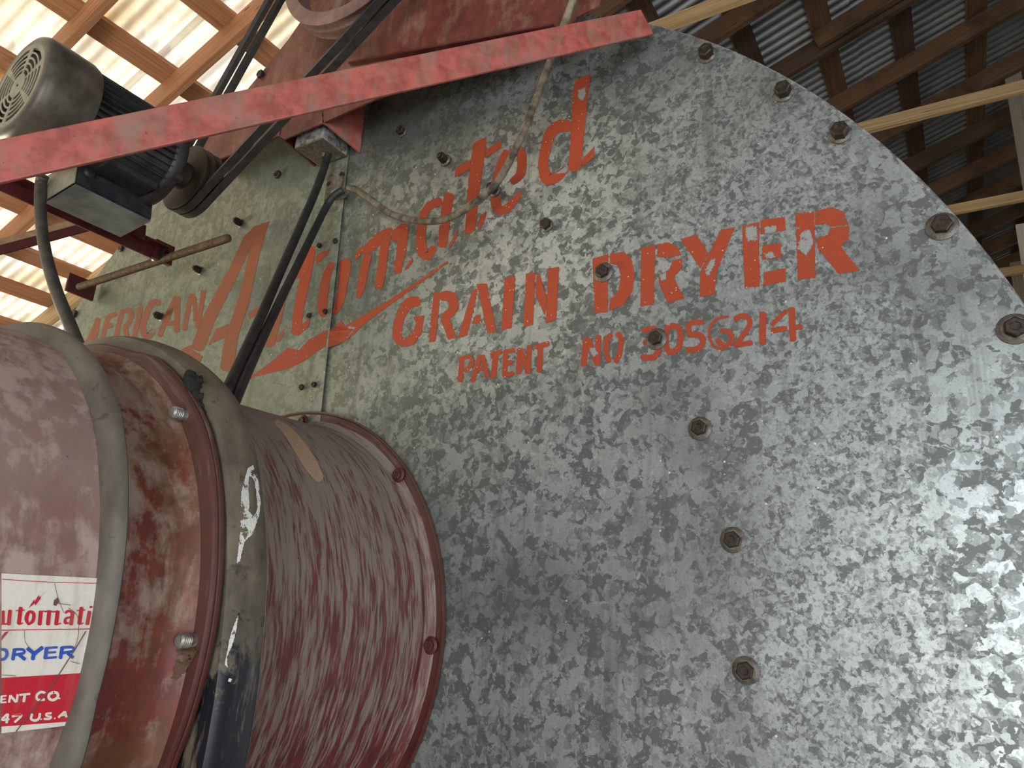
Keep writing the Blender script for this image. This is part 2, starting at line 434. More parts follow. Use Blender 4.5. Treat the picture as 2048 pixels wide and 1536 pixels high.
def caster(*objs):
    trees = []
    for o in objs:
        me = o.data; trees.append(BVHTree.FromPolygons([v.co + OFF[o] for v in me.vertices], [p.vertices for p in me.polygons]))
    def f(px, py, lift):
        d = ray(px, py).normalized(); best = None
        for t in trees:
            h = t.ray_cast(CAM, d)
            if h[0] is not None and (best is None or h[3] < best[3]): best = h
        if best is None: return None
        return best[0] - d * (lift + .0012)
    return f

# ================================================================== THE BARN
T = math.tan(math.radians(19.5)); H = 5.0; XE = -7.9; XR = 1.95
def roofz(x): return H + T * x
floor = NB(); box(floor, (2, 3, -GZ - .1), (24, 0, 0), (0, 22, 0), (0, 0, .2)); fl = obj('floor', floor, CONC); fl['kind'] = 'structure'
g = NB(); box(g, (-4, 2, -GZ - .25), (160, 0, 0), (0, 160, 0), (0, 0, .1)); go = obj('ground', g, GROUND); go['kind'] = 'structure'
ceil = bpy.data.objects.new('ceiling', None); COL.objects.link(ceil); ceil.location = (XE, 0, roofz(XE)); OFF[ceil] = Vector((XE, 0, roofz(XE))); ceil['kind'] = 'structure'
def sheet_bm(x0, x1, y0, w, lift=0., slope=1):
    bm = NB(); n = max(8, int(w / .0950 * 8)); A = []; B = []
    for i in range(n + 1):
        y = y0 + w * i / n; z = .018 * math.sin(2 * PI * (y0 + w * i / n) / .0950) + lift
        if slope > 0: A.append(bm.verts.new((x0, y, roofz(x0) + z))); B.append(bm.verts.new((x1, y, roofz(x1) + z)))
        else:
            zz = lambda x: roofz(XR) - T * (x - XR)
            A.append(bm.verts.new((x0, y, zz(x0) + z))); B.append(bm.verts.new((x1, y, zz(x1) + z)))
    for i in range(n): bm.faces.new((A[i], A[i + 1], B[i + 1], B[i]))
    return bm
SW = .0950 * 12
cols = [(-8.0, -5.15, ROOF_T), (-5.25, -2.75, ROOF_T), (-2.85, -.35, ROOF_M), (-.45, 2.0, ROOF_M)]
k = 0
for ci, (x0, x1, m) in enumerate(cols):
    for j in range(-6, 18):
        y0 = j * SW
        if ci >= 2 and y0 < -3: mm = m
        else: mm = m
        obj('roof_sheet', sheet_bm(x0, x1, y0, SW + .05, .006 * (ci % 2) + .003 * (j % 2)), mm, ceil, smooth=2)
for j in range(-2, 6):
    obj('roof_sheet', sheet_bm(XR, 11, j * SW * 3, SW * 3, 0, -1), ROOF_M, ceil, smooth=2)
# purlins (run along y, flat under the sheets)
PUR = [-7.75, -7.22, -6.75, -6.25, -5.70, -5.13, -4.53, -3.95, -3.40, -2.85, -2.31, -1.77, -1.22, -.665, -.085, .49, 1.06, 1.63]
ct, st = math.cos(math.radians(19.5)), math.sin(math.radians(19.5))
for i, x in enumerate(PUR):
    xc = x + .085; bm = NB(); z = roofz(xc) - .035
    SEED[0] += 1.37
    m = W_ORANGE if x < -2.6 else (W_BROWN if i % 2 else W_DARK)
    segs = [(-4.5, 13)]
    for (a, b) in segs: box(bm, (xc, (a + b) / 2, z), (0, b - a, 0), (.165 * ct, 0, .165 * st), (-.04 * st, 0, .04 * ct))
    obj('purlin', bm, m, ceil)
# rafters on edge under the purlins
RAF = [-2.75, -1.9, -1.05, -.2, .65, 1.3, 2.1, 2.9, 3.75, 4.58, 5.43, 6.27, 7.13, 7.9, 8.62, 9.5, 10.3, 11.1, 11.9]
for i, y in enumerate(RAF):
    for (xa, xb, m) in ((-8.0, -2.4, W_ORANGE if y < 2 else W_PALE), (-2.4, XR, W_BROWN if i % 3 else W_DARK)):
        bm = NB(); SEED[0] += 2.11
        xm = (xa + xb) / 2; dz = .055 + .09
        box(bm, (xm, y, roofz(xm) - dz / ct), (xb - xa, 0, (xb - xa) * T), (0, .05, 0), (-.18 * st, 0, .18 * ct))
        obj('rafter', bm, m, ceil)
    bm = NB(); SEED[0] += 1.9; box(bm, ((XR + 11) / 2, y, roofz(XR) - T * (11 - XR) / 2 - .15), (11 - XR, 0, -(11 - XR) * T), (0, .05, 0), (.18 * st, 0, .18 * ct)); obj('rafter', bm, W_DARK, ceil)
# scab board nailed beside one rafter
bm = NB(); SEED[0] += 3.3; xm = .04 - .25; box(bm, (xm, 4.50, roofz(xm) - .13), (.85, 0, .85 * T), (0, .05, 0), (-.16 * st, 0, .16 * ct)); obj('scab_board', bm, W_BROWN, ceil)
# horizontal tie beams on every second rafter, with studs
for y in (-2.0, 2.86, 4.62, 6.30, 8.0, 9.7):
    bm = NB(); SEED[0] += 2.9; z = 3.78 if y > 0 else 3.9
    box(bm, (1.0, y - .05, z - .045), (8.2, 0, 0), (0, .045, 0), (0, 0, .095)); obj('tie_beam', bm, W_PALE, ceil)
for (x, y, w, m, z0, z1) in ((.80, 6.34, .13, W_GREY, 3.0, 5.15), (.865, 8.05, .10, W_WHITE, 3.0, 4.32), (.90, 9.75, .16, W_GREY, 2.0, 4.6), (1.15, 6.34, .16, W_WHITE, 3.6, 5.3), (1.25, 4.66, .14, W_GREY, 3.7, 5.3)):
    bm = NB(); SEED[0] += 1.1; box(bm, (x + w / 2, y, (z0 + z1) / 2), (0, 0, z1 - z0), (w, 0, 0), (0, .045, 0)); obj('stud', bm, m, ceil)
# eave and centre posts
for i, (x, y) in enumerate([(XE + .15, yy) for yy in (-4.2, -.2, 4, 8, 12)] + [(4.9, yy) for yy in (4.6, 8, 11.9)]):
    zt = roofz(x) - .2 if x < 0 else 3.8
    bm = NB(); SEED[0] += 1.2; box(bm, (x, y, (zt - GZ) / 2), (0, 0, zt + GZ), (.15, 0, 0), (0, .15, 0)); o = obj('trim_%d' % (i + 1), bm, W_BROWN); o['kind'] = 'structure'
def wall(name, c, sx, sy, sz, m=W_DARK):
    bm = NB(); SEED[0] += 1; box(bm, c, (sx, 0, 0), (0, sy, 0), (0, 0, sz)); o = obj(name, bm, m); o['kind'] = 'structure'
wall('wall_back', (1.5, 13.1, 1.2), 19, .05, 5.6)
wall('wall_right', (11, 4, .2), .05, 18, 3.6)
bm = NB()                                        # front wall with the big door opening
box(bm, (6.6, -5.0, .4), (8.6, 0, 0), (0, .05, 0), (0, 0, 4)); box(bm, (-4.4, -5.0, .3), (7, 0, 0), (0, .05, 0), (0, 0, 3.8)); box(bm, (.7, -5.0, 2.5), (3.4, 0, 0), (0, .05, 0), (0, 0, 1.6))
o = obj('wall_front', bm, W_DARK); o['kind'] = 'structure'

# ================================================================== GRAIN DRYER DRUM
drum = thing('grain_dryer', 'huge round galvanised steel drum end with orange stencilled lettering', 'grain dryer', (CX, .8, -GZ))
# shell with a rolled rim
bm = NB(); lathe(bm, (CX, 0, CZ), (0, 1, 0), [(.006, RD - .004), (.05, RD - .006), (1.6, RD - .006), (1.6, .01)], 160)
obj('drum_shell', bm, G_PLAIN, drum, smooth=True)
bm = NB(); lathe(bm, (CX, 0, CZ), (0, 1, 0), [(.0085 + .006 * math.cos(a), RD + .0005 + .0045 * math.sin(a)) for a in [2 * PI * q / 10 for q in range(10)]], 220, closed=True)
obj('rolled_rim', bm, G_PLAIN, drum, smooth=2)
XS = -1.092
def seam_x(z): return -1.0993 + (z - .8274) * (-1.0806 + 1.0993) / (.3363 - .8274)
def disc_part(side):
    pts = []; n = 260
    for q in range(n):
        a = 2 * PI * q / n; p = Vector((CX + RD * math.cos(a), 0, CZ + RD * math.sin(a))); pts.append(p)
    out = []
    zt = CZ + math.sqrt(RD ** 2 - (seam_x(1.2) - CX) ** 2); zb = CZ - math.sqrt(RD ** 2 - (seam_x(-1.3) - CX) ** 2)
    e = .0 if side > 0 else .0
    keep = [p for p in pts if (p.x - seam_x(p.z)) * side > 1e-3]
    keep.sort(key=lambda p: math.atan2(p.z - CZ, (p.x - CX) * side))
    lap = -.03 if side > 0 else 0
    return [Vector((seam_x(zb) + lap, 0, zb))] + keep + [Vector((seam_x(zt) + lap, 0, zt))]
def sheet(side, y, th, name, mat):
    bm = NB(); P = [p + Vector((0, y, 0)) for p in disc_part(side)]; prism(bm, P, (0, th, 0)); return obj(name, bm, mat, drum)
endR = sheet(1, 0, .003, 'end_sheet', G_DISC)
endL = sheet(-1, -.0045, .0014, 'end_sheet', G_STRIP); endL['label'] = 'dusty greenish galvanised sheet lapped over the seam'
# bolts
WASH = simple('zinc_washer', (.17, .155, .13), .5, .5, col2=(.06, .048, .038), scale=120)
def bolt_mesh(wr, hr, hh, stud=0, mat=None, wmat=None):
    bm = NB()
    if wr: lathe(bm, (0, 0, 0), (0, -1, 0), [(0, wr), (.0012, wr), (.0034, wr * .74), (.0036, .001)], 24)
    nf = len(bm.faces)
    lathe(bm, (0, 0, 0), (0, -1, 0), [(.001, hr), (hh - .0012, hr), (hh, hr * .86), (hh, hr * .5), (hh - .0009, hr * .42), (hh - .0009, .0004)], 6, a0=random.random())
    if stud: lathe(bm, (0, 0, 0), (0, -1, 0), [(hh, hr * .55), (hh + stud, hr * .55), (hh + stud + .001, hr * .4), (hh + stud + .001, .0004)], 12)
    bm.faces.ensure_lookup_table()
    for f in bm.faces[nf:]: f.material_index = 1
    bmesh.ops.recalc_face_normals(bm, faces=bm.faces)
    me = bpy.data.meshes.new('bolt'); bm.to_mesh(me); bm.free()
    me.materials.append(wmat or WASH); me.materials.append(mat or BOLT); return me
def put(me, mat, pts, Y, name='bolt', parent=drum, label=None):
    for (x, y) in pts:
        p = at(x, y, Y); place(me, name, parent, p, rot=(0, random.random() * 3, 0))
put(bolt_mesh(.0195, .0125, .012), BOLT, [(1884, 453), (2030, 658)], -.001)
put(bolt_mesh(.0155, .0125, .017), BOLT, [(1415, 110), (1568, 186), (1681, 268)], -.001)
put(bolt_mesh(.0175, .0115, .010), BOLT, [(1207, 545), (1313, 678), (1400, 857), (1466, 1080), (1492, 1341)], -.001)
put(bolt_mesh(.0125, .0105, .012), BOLT, [(1094, 451), (805, 264), (560, 352), (247, 499)], -.001)
put(bolt_mesh(.0125, .0095, .020, .003), BOLT, [(483, 447), (402, 542), (324, 634), (891, 321), (990, 382)], -.003)
put(bolt_mesh(.0, .0065, .006), BOLT, [(630, 770), (605, 775), (620, 632), (652, 624), (660, 370), (686, 350), (672, 483), (640, 492)], -.0045)
for q in range(6, 44):                            # the rest of the outer ring, out of view or hidden
    a = math.radians(18.8 - q * 7.4)
    if 45 < math.degrees(a) % 360 < 135 or 10 < math.degrees(a) % 360 < 136: continue
    me = bpy.data.meshes.get('bolt'); place(me, 'bolt', drum, (CX + 1.289 * math.cos(a), -.001, CZ + 1.289 * math.sin(a)))
for (x, y, w) in ((-1.9, .4, 1), (-.4, .4, 1)):
    pass
for x in (CX - .7, CX + .7):
    bm = NB(); box(bm, (x, .8, -GZ + .13), (.12, 0, 0), (0, 1.7, 0), (0, 0, .26)); obj('skid', bm, RED_DARK, drum)

# ---- stencil lettering
A_ = (150, 560, 6.827); B_ = (360, 420, 5.12); C_ = (560, 380, 5.12); D_ = (900, 130, 5.6875); E_ = (830, 230, 6.144)
G_ = (700, 380, 2.926); R_ = (1100, 350, 2.926); K_ = (900, 600, 5.389); N_ = (1260, 590, 5.389); U_ = (440, 500, 4.452)
def letter(crop, *items, mat=P_ORANGE, par=None, label=None):
    o = paint('painted_letter', items, crop, on_disc, mat, par or endR)
    if o and label: o['label'] = label
s_ = lambda w, *p: ('s', list(p), w)
p_ = lambda *p: ('p', list(p))
LM = P_ORANGE_L
letter(A_, s_(62, (310, 530), (250, 700), (140, 900)), s_(60, (312, 530), (290, 700), (250, 920)), mat=LM, par=endL)
letter(A_, s_(60, (450, 500), (400, 700), (350, 920)), s_(62, (460, 500), (560, 462)), s_(58, (430, 640), (500, 618)), mat=LM, par=endL)
letter(A_, s_(60, (640, 440), (590, 640), (550, 860)), s_(58, (640, 430), (730, 415), (770, 460), (750, 560), (680, 640)), s_(64, (680, 640), (700, 750), (690, 880)), mat=LM, par=endL)
letter(A_, s_(62, (895, 375), (850, 600), (795, 810)), mat=LM, par=endL)
letter(A_, s_(80, (1150, 320), (1080, 300), (1000, 400), (940, 560), (930, 690), (980, 770), (1070, 700)), mat=LM, par=endL)
letter(A_, s_(72, (1385, 240), (1280, 450), (1155, 760)), s_(72, (1400, 240), (1395, 450), (1390, 700)), s_(50, (1250, 600), (1400, 570)), mat=LM, par=endL)
letter(A_, s_(60, (1590, 200), (1545, 400), (1495, 680)), s_(56, (1610, 200), (1640, 380), (1645, 560)), s_(60, (1755, 155), (1715, 400), (1665, 650)), mat=LM, par=endL)
letter(B_, s_(110, (700, 290, 95), (600, 520, 105), (490, 740, 115), (390, 930, 120), (280, 1150, 130), (180, 1410, 130)), p_((640, 290), (760, 170), (915, 115), (890, 190), (860, 285), (740, 300)),
       s_(110, (810, 250, 105), (770, 400, 108), (720, 620, 105), (670, 850, 110), (600, 1080, 115), (545, 1250, 120), (510, 1400, 130), (480, 1620, 140)),
       p_((370, 1220), (490, 1165), (480, 1290), (290, 1385)), p_((-20, 1450), (70, 1400), (150, 1370), (120, 1430), (230, 1500), (200, 1560), (60, 1500)), mat=LM, par=endL)
letter(B_, p_((705, 1060), (760, 1010), (830, 970), (790, 1080), (710, 1108)), s_(80, (870, 1120), (770, 1300), (720, 1480)), s_(100, (1040, 930, 80), (980, 1100, 110), (930, 1250, 130), (905, 1380, 110)), p_((1000, 1290), (1060, 1215), (1065, 1270), (1015, 1350), (975, 1350)), mat=LM, par=endL)
letter(B_, s_(95, (1345, 385, 85), (1310, 560, 100), (1260, 800, 100), (1210, 1050, 95), (1190, 1260, 100)), p_((1160, 670), (1230, 560), (1330, 530), (1290, 660), (1165, 710)), p_((1400, 460), (1530, 395), (1510, 455), (1395, 555)), p_((1240, 1180), (1330, 1105), (1310, 1200), (1215, 1285)), par=endL)
letter(B_, s_(90, (1555, 550, 60), (1500, 680, 80), (1470, 850, 90), (1455, 1010, 100), (1475, 1080, 60)), par=endL)
letter(B_, s_(90, (1690, 530, 115), (1690, 600, 110), (1670, 750, 90), (1630, 950, 80), (1585, 1050, 50)))
letter(C_, p_((765, 725), (780, 635), (850, 570), (865, 600), (800, 700)), s_(80, (900, 670, 70), (860, 820, 80), (830, 980, 80), (802, 1100, 36)), s_(60, (850, 640, 60), (960, 550, 110), (1060, 440, 60), (1140, 415, 60)),
       s_(80, (1100, 460, 80), (1060, 640, 85), (1040, 820, 85), (1008, 990, 85)), s_(90, (1255, 400, 110), (1245, 600, 90), (1215, 750, 80), (1205, 840, 65)), s_(60, (1160, 510, 50), (1220, 420, 90), (1290, 370, 70)), p_((1285, 800), (1350, 680), (1352, 740), (1310, 800), (1275, 825)))
letter(C_, s_(90, (1640, 120, 90), (1550, 150, 80), (1480, 230, 80), (1455, 350, 90), (1440, 500, 95), (1455, 620, 110), (1510, 680, 80), (1575, 590, 60)), s_(95, (1735, 50, 95), (1705, 200, 100), (1680, 400, 100), (1660, 570, 90)), p_((1735, 560), (1820, 400), (1800, 500), (1735, 600)))
letter(E_, p_((720, 350), (870, 265), (860, 450), (820, 700), (790, 950), (770, 1150), (735, 1400), (690, 1455), (615, 1450), (640, 1050), (660, 800), (690, 550)), p_((490, 770), (500, 650), (680, 550), (675, 660), (540, 740)), p_((875, 430), (1065, 310), (1055, 400), (960, 470), (865, 522)), p_((770, 1370), (800, 1250), (870, 1180), (860, 1280), (790, 1395)))
letter(E_, s_(90, (1120, 450, 80), (1050, 600, 80), (1000, 800, 90), (980, 950, 100), (1000, 1110, 120), (1060, 1180, 90), (1180, 1100, 90), (1295, 960, 55)), s_(105, (1180, 470, 90), (1285, 440, 110), (1315, 590, 110), (1285, 740, 105), (1190, 820, 80)), s_(60, (1000, 830), (1100, 720)))
letter(D_, p_((1430, 180), (1595, 95), (1580, 250), (1540, 600), (1510, 900), (1490, 1170), (1410, 1215), (1345, 1190), (1370, 900), (1390, 500), (1400, 300)), s_(110, (1350, 695, 130), (1230, 700, 130), (1130, 800, 120), (1090, 950, 110), (1060, 1130, 110), (1100, 1290, 130), (1200, 1280, 110), (1320, 1180, 70)), p_((1510, 1070), (1640, 925), (1635, 1050), (1510, 1150)))
def swoosh(crop, item, par, m=P_ORANGE): paint('painted_swash', [item], crop, on_disc, m, par)
swoosh(U_, p_((170, 1200), (400, 1040), (600, 880), (650, 880), (700, 900), (790, 800), (960, 710), (940, 850), (740, 990), (640, 1045), (300, 1130)), endL)
swoosh(U_, p_((975, 725), (1080, 630), (1110, 680), (1300, 570), (1500, 450), (1700, 320), (2020, 100), (2030, 110), (1800, 280), (1560, 455), (1290, 650), (1180, 760), (1080, 830), (965, 865)), endR)
letter(G_, s_(55, (400, 655, 55), (345, 660, 60), (295, 740, 52), (275, 840, 52), (292, 895, 42)), p_((305, 885), (370, 830), (388, 775), (372, 745), (432, 735), (420, 830), (370, 905), (312, 920)))
letter(G_, p_((490, 605), (527, 600), (520, 680), (497, 885), (462, 890)), s_(52, (535, 622, 50), (590, 625, 60), (605, 690, 52), (555, 745, 48)), p_((530, 750), (575, 740), (620, 862), (575, 875)))
letter(G_, p_((715, 590), (745, 570), (735, 640), (685, 850), (633, 865)), p_((742, 550), (800, 548), (855, 830), (805, 835)), p_((735, 735), (760, 728), (767, 775), (713, 782)))
letter(G_, p_((905, 515), (965, 505), (945, 805), (887, 820)))
letter(G_, p_((1030, 490), (1083, 485), (1070, 788), (1015, 800)), p_((1092, 492), (1112, 500), (1150, 640), (1142, 735), (1088, 620)), p_((1160, 460), (1222, 450), (1205, 762), (1147, 777)))
letter(R_, p_((250, 490), (340, 465), (335, 800), (262, 810)), p_((353, 462), (430, 450), (475, 490), (495, 580), (480, 680), (430, 760), (348, 792), (350, 735), (400, 680), (415, 590), (400, 530), (352, 515)))
letter(R_, p_((535, 425), (615, 410), (605, 757), (530, 767)), p_((630, 408), (690, 395), (745, 420), (765, 465), (700, 482), (630, 480)), p_((772, 488), (770, 540), (722, 600), (785, 720), (690, 747), (640, 640), (636, 590), (700, 550), (720, 500)))
letter(R_, p_((765, 375), (855, 350), (927, 460), (880, 545)), p_((1000, 320), (1080, 308), (975, 560), (960, 698), (878, 712), (880, 565), (932, 462)))
letter(R_, p_((1125, 300), (1222, 275), (1225, 650), (1140, 660)), p_((1233, 265), (1372, 245), (1380, 322), (1233, 347)), p_((1243, 412), (1350, 400), (1352, 480), (1243, 497)), p_((1250, 572), (1378, 545), (1380, 622), (1250, 645)))
letter(R_, p_((1435, 230), (1545, 213), (1552, 600), (1453, 612)), p_((1554, 212), (1650, 188), (1715, 215), (1747, 288), (1640, 302), (1620, 282), (1554, 292)), p_((1640, 312), (1752, 298), (1745, 370), (1700, 420), (1812, 558), (1690, 577), (1565, 425), (1560, 370), (1625, 352)))
letter(K_, s_(50, (130, 620), (108, 875)), s_(38, (145, 622), (210, 615), (240, 680), (160, 765)))
letter(K_, s_(46, (325, 600), (240, 875)), s_(46, (350, 600), (398, 825)), s_(38, (290, 750), (370, 732)))
letter(K_, s_(48, (445, 592), (550, 558)), s_(55, (490, 600), (468, 832)))
letter(K_, s_(52, (600, 555), (588, 820)), s_(46, (605, 560), (690, 540)), s_(42, (605, 682), (668, 668)), s_(46, (600, 812), (680, 790)))
letter(K_, s_(52, (750, 530), (738, 790)), s_(46, (760, 530), (835, 780)), s_(52, (855, 500), (842, 785)))
letter(K_, s_(50, (920, 508), (1062, 468)), s_(55, (975, 520), (960, 770)))
letter(K_, s_(64, (1470, 415), (1440, 700)), s_(60, (1490, 430), (1590, 690)), s_(58, (1600, 390), (1590, 690)))
letter(K_, s_(54, (1735, 375), (1692, 430), (1685, 560), (1715, 665)), s_(54, (1805, 362), (1842, 420), (1830, 570), (1785, 665)))
letter(N_, s_(48, (135, 385), (270, 350)), s_(52, (150, 512), (240, 512)), s_(60, (280, 530), (305, 600), (250, 670), (130, 672)))
letter(N_, s_(60, (410, 340), (385, 450), (400, 600)), s_(60, (440, 330), (530, 360), (545, 480), (505, 590), (405, 618)))
letter(N_, s_(52, (785, 290), (640, 310), (640, 430)), s_(58, (650, 430), (760, 435), (785, 510), (725, 580), (610, 592)))
letter(N_, s_(26, (1060, 232), (930, 262), (860, 360), (862, 470), (915, 560), (1010, 580)), s_(50, (985, 385), (1075, 400), (1095, 490), (1030, 550), (935, 480)))
letter(N_, s_(54, (1130, 260), (1220, 222), (1290, 275), (1270, 360), (1140, 540)), s_(52, (1135, 545), (1310, 512)))
letter(N_, s_(70, (1430, 195), (1428, 520)))
letter(N_, s_(45, (1680, 172), (1528, 320)), s_(56, (1530, 382), (1680, 362)), s_(68, (1742, 145), (1757, 485)), s_(50, (1765, 352), (1850, 342)))
# bare patches where the stencil paint has flaked off
for crop, q in ((D_, [(1460, 290), (1540, 255), (1540, 350), (1495, 410), (1460, 370)]), (R_, [(1470, 340), (1520, 320), (1540, 400), (1500, 470), (1450, 430)]), (R_, [(1150, 305), (1205, 300), (1215, 380), (1160, 385), (1145, 350)]),
                (R_, [(1260, 305), (1325, 300), (1320, 335), (1260, 340)]), (R_, [(1255, 460), (1300, 445), (1315, 480), (1270, 490)]), (R_, [(645, 580), (675, 570), (680, 610), (650, 620)]), (R_, [(905, 560), (940, 500), (965, 490), (960, 530), (925, 590)]), (K_, [(1510, 520), (1560, 510), (1590, 580), (1540, 610)]), (U_, [(1110, 740), (1150, 680), (1210, 690), (1130, 780)])):
    paint('bare_patch', [('p', q)], crop, on_disc, P_CHIP, endR, lift=.0006, edge=(3, 4))

# ================================================================== BURNER HOUSING (red barrel on the drum's axis)
house = thing('burner_housing', 'dusty red cylindrical burner housing with dark bands, bolted to drum centre', 'burner housing', (CX, -.7, -GZ))
AX = (0, 1, 0); O0 = (CX, 0, CZ)
def table(tb):
    tb = sorted(tb)
    def f(deg, t):
        d = (deg + 180) % 360 - 180
        if d <= tb[0][0]:
            k = max(0, 1 - (tb[0][0] - d) / 60); return 1 + (tb[0][1] - 1) * k
        if d >= tb[-1][0]:
            k = max(0, 1 - (d - tb[-1][0]) / 60); return 1 + (tb[-1][1] - 1) * k
        for (a, x), (b, y) in zip(tb, tb[1:]):
            if a <= d <= b: return x + (y - x) * (d - a) / (b - a)
        return 1
    return f
f2 = table([(81, 1.005), (71, 1.002), (61, 1.007), (47, 1.017), (38, 1.012), (27, .995), (16, .988), (3, .990), (-4, 1.002), (-11, 1.02), (-18, 1.045)])
f1 = table([(70, .975), (62, 1.0), (53, 1.005), (37, 1.022), (28, 1.018), (15, 1.005), (2, .998), (-10, .985), (-17, .975)])
f0 = table([(71, .988), (53, 1.0), (38, 1.015), (20, 1.0), (6, .988), (-7, .983), (-14, 1.0)])
# mounting flange on the drum
bm = NB(); lathe(bm, O0, AX, [(-.003, .372), (-.004, .4), (-.0045, .405), (-.009, .408), (-.009, .4105), (-.003, .4105)], 160); fla = obj('mounting_flange', bm, RED_F, house, smooth=True)
# barrel sections
bm = NB(); lathe(bm, O0, AX, [(-.40, .3745), (-.06, .3775), (-.035, .3785), (-.03, .381), (-.024, .381), (-.016, .377), (-.008, .384), (-.0045, .392)], 200); barC = obj('barrel_section', bm, RED_C, house, smooth=True); barC['label'] = 'streaked dark red barrel next to the drum'
bm = NB(); lathe(bm, O0, AX, [(-.56, .3785), (-.50, .3785), (-.475, .380), (-.466, .386), (-.456, .394), (-.453, .402)], 200); barB = obj('barrel_section', bm, RED_B, house, smooth=True); barB['label'] = 'rust streaked red barrel between two bands'
bm = NB(); lathe(bm, O0, AX, [(-1.7, .384), (-.545, .384)], 200); barA = obj('barrel_section', bm, RED_A, house, smooth=True); barA['label'] = 'dusty pinkish red barrel carrying the label'
bm = NB(); lathe(bm, O0, AX, [(-1.7, .384), (-1.72, .38), (-1.72, .01)], 64); obj('end_plate', bm, RED_DARK, house, smooth=True)
# red bolted flange pair
bm = NB(); lathe(bm, O0, AX, [(-.455, .378), (-.4565, .408), (-.456, .4135), (-.4525, .4155), (-.450, .4155), (-.449, .4125), (-.4475, .416), (-.444, .4165), (-.441, .415), (-.440, .378)], 200, rfun=f1); rim = obj('bolted_flange', bm, RED_F, house, smooth=True)
# dark band nearest the drum: rounded collar
prof = []
for i in range(13):
    t = i / 12; y = -.437 + .057 * t; r = .4225 + .0065 * math.sin(PI * t) ** .7 + (.001 if t > .5 else 0); prof.append((y, r))
prof = [(-.437, .376)] + prof + [(-.3795, .424), (-.3785, .418), (-.383, .415), (-.383, .376)]
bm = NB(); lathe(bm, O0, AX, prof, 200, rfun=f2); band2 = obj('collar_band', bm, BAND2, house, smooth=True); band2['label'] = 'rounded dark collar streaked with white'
prof = [(-.570, .382), (-.5695, .387), (-.567, .397), (-.563, .4045), (-.559, .4085), (-.555, .4095), (-.5525, .407), (-.552, .402), (-.553, .378)]
bm = NB(); lathe(bm, O0, AX, prof, 200, rfun=f0); band1 = obj('collar_band', bm, BAND, house, smooth=True); band1['label'] = 'flat grey brown collar beside the label'
# support stand under the barrel
for y in (-1.55, -.85):
    for sx in (-1, 1):
        bm = NB(); bar(bm, (CX + sx * .30, y, -.43), (CX + sx * .42, y, -GZ), .05, .05, (0, 1, 0)); obj('leg', bm, RED_DARK, house)
    bm = NB(); box(bm, (CX, y, -.44), (.70, 0, 0), (0, .05, 0), (0, 0, .05)); obj('cross_member', bm, RED_DARK, house)
# bolts through flanges
def stub(px, py, Y, me, mat, L=.012, r=.0075, nut=True):
    p = at(px, py, Y); bm = NB()
    lathe(bm, p + Vector((0, 0, 0)), (0, -1, 0), [(-.012, r), (L, r), (L + .0015, r * .8), (L + .0015, .0004)], 14)
    for q in range(int(L / .0024)): lathe(bm, p, (0, -1, 0), [(q * .0024 + .001, r), (q * .0024 + .0016, r * 1.1), (q * .0024 + .0022, r)], 14)
    o = obj('bolt', bm, mat, house, smooth=True); return o
stub(378, 1281, -.462, None, BOLT_Z).__setitem__('label', 'bright zinc bolt end on the red flange')
stub(362, 829, -.462, None, BOLT_Z).__setitem__('label', 'short pale bolt end with rust beside it')
hx = bolt_mesh(.014, .0095, .008, 0, RED_F, RED_F)
for (x, y) in ((797, 950), (861, 1291), (606, 843)): place(hx, 'bolt', house, at(x, y, -.010))
# dark clump of dirt wedged behind the flange
nb = NB(); c0 = None
for (x, y, r) in ((386, 768, .012), (388, 780, .011), (396, 795, .009), (399, 812, .008), (404, 830, .007), (379, 758, .009), (409, 848, .005)):
    p = caster(band2)(x, y, 0); 
    if p is None: continue
    q = bmesh.ops.create_icosphere(nb, subdivisions=3, radius=r, matrix=Matrix.Translation(p))
    for v in q['verts']: v.co += (v.co - p) * (noise.noise(v.co * 160) * .7)
tag(obj('dirt_clump', nb, NEST, None, smooth=2), 'black crumbly dirt clump stuck on the dark collar band behind the red flange', 'dirt clump')

castA = caster(barA); castC = caster(barC); cast2 = caster(band2)
# ---- label on the first barrel
def px_patch(name, x0, top, bot, cast, mat, parent, nx=24, ny=10, lift=.0003):
    bm = NB(); lay = bm.verts.layers.float.new('edge'); gr = []
    for i in range(nx + 1):
        col = []
        for j in range(ny + 1):
            x = x0 + 170 * i / nx
            for _ in range(3):
                y = top(x) + (bot(x) - top(x)) * j / ny
                x1 = 203 - (y - 1150) * .215; x = x0 + (x1 - x0) * i / nx     # the label ends under the collar
            v = bm.verts.new(cast(x, y, lift)); v[lay] = 1.; col.append(v)
        gr.append(col)
    for i in range(nx):
        for j in range(ny): bm.faces.new((gr[i][j], gr[i + 1][j], gr[i + 1][j + 1], gr[i][j + 1]))
    return obj(name, bm, mat, parent)
lin = lambda x0, y0, x1, y1: (lambda x: y0 + (y1 - y0) * (x - x0) / (x1 - x0))
def castA_s(px, py, lift): return castA(px, py, lift)
lab = px_patch('label', 3, lin(0, 1146.5, 190, 1156), lin(0, 1467, 128, 1452), castA, P_WHITE, house)
lab['label'] = 'worn white, red and blue maker label'
def lpaint(name, mat, *items, lift=.0008, edge=(.25, .35)): return paint(name, items, (0, 1130, 4.386), castA_s, mat, house if False else lab, lift=lift, edge=edge)
px_patch('label_red_field', 3, lin(0, 1356, 152, 1347), lin(0, 1453.5, 128, 1444), castA, P_RED, lab, lift=.0006)
lpaint('label_rule', P_RED, s_(6, (20, 125), (420, 150), (860, 161)), s_(8, (15, 572), (400, 567), (860, 560)), lift=.0006)
lpaint('label_lightning', P_RED, p_((440, 205), (360, 272), (355, 297), (310, 357), (303, 337), (248, 382), (300, 300), (302, 322), (340, 262), (347, 283)))
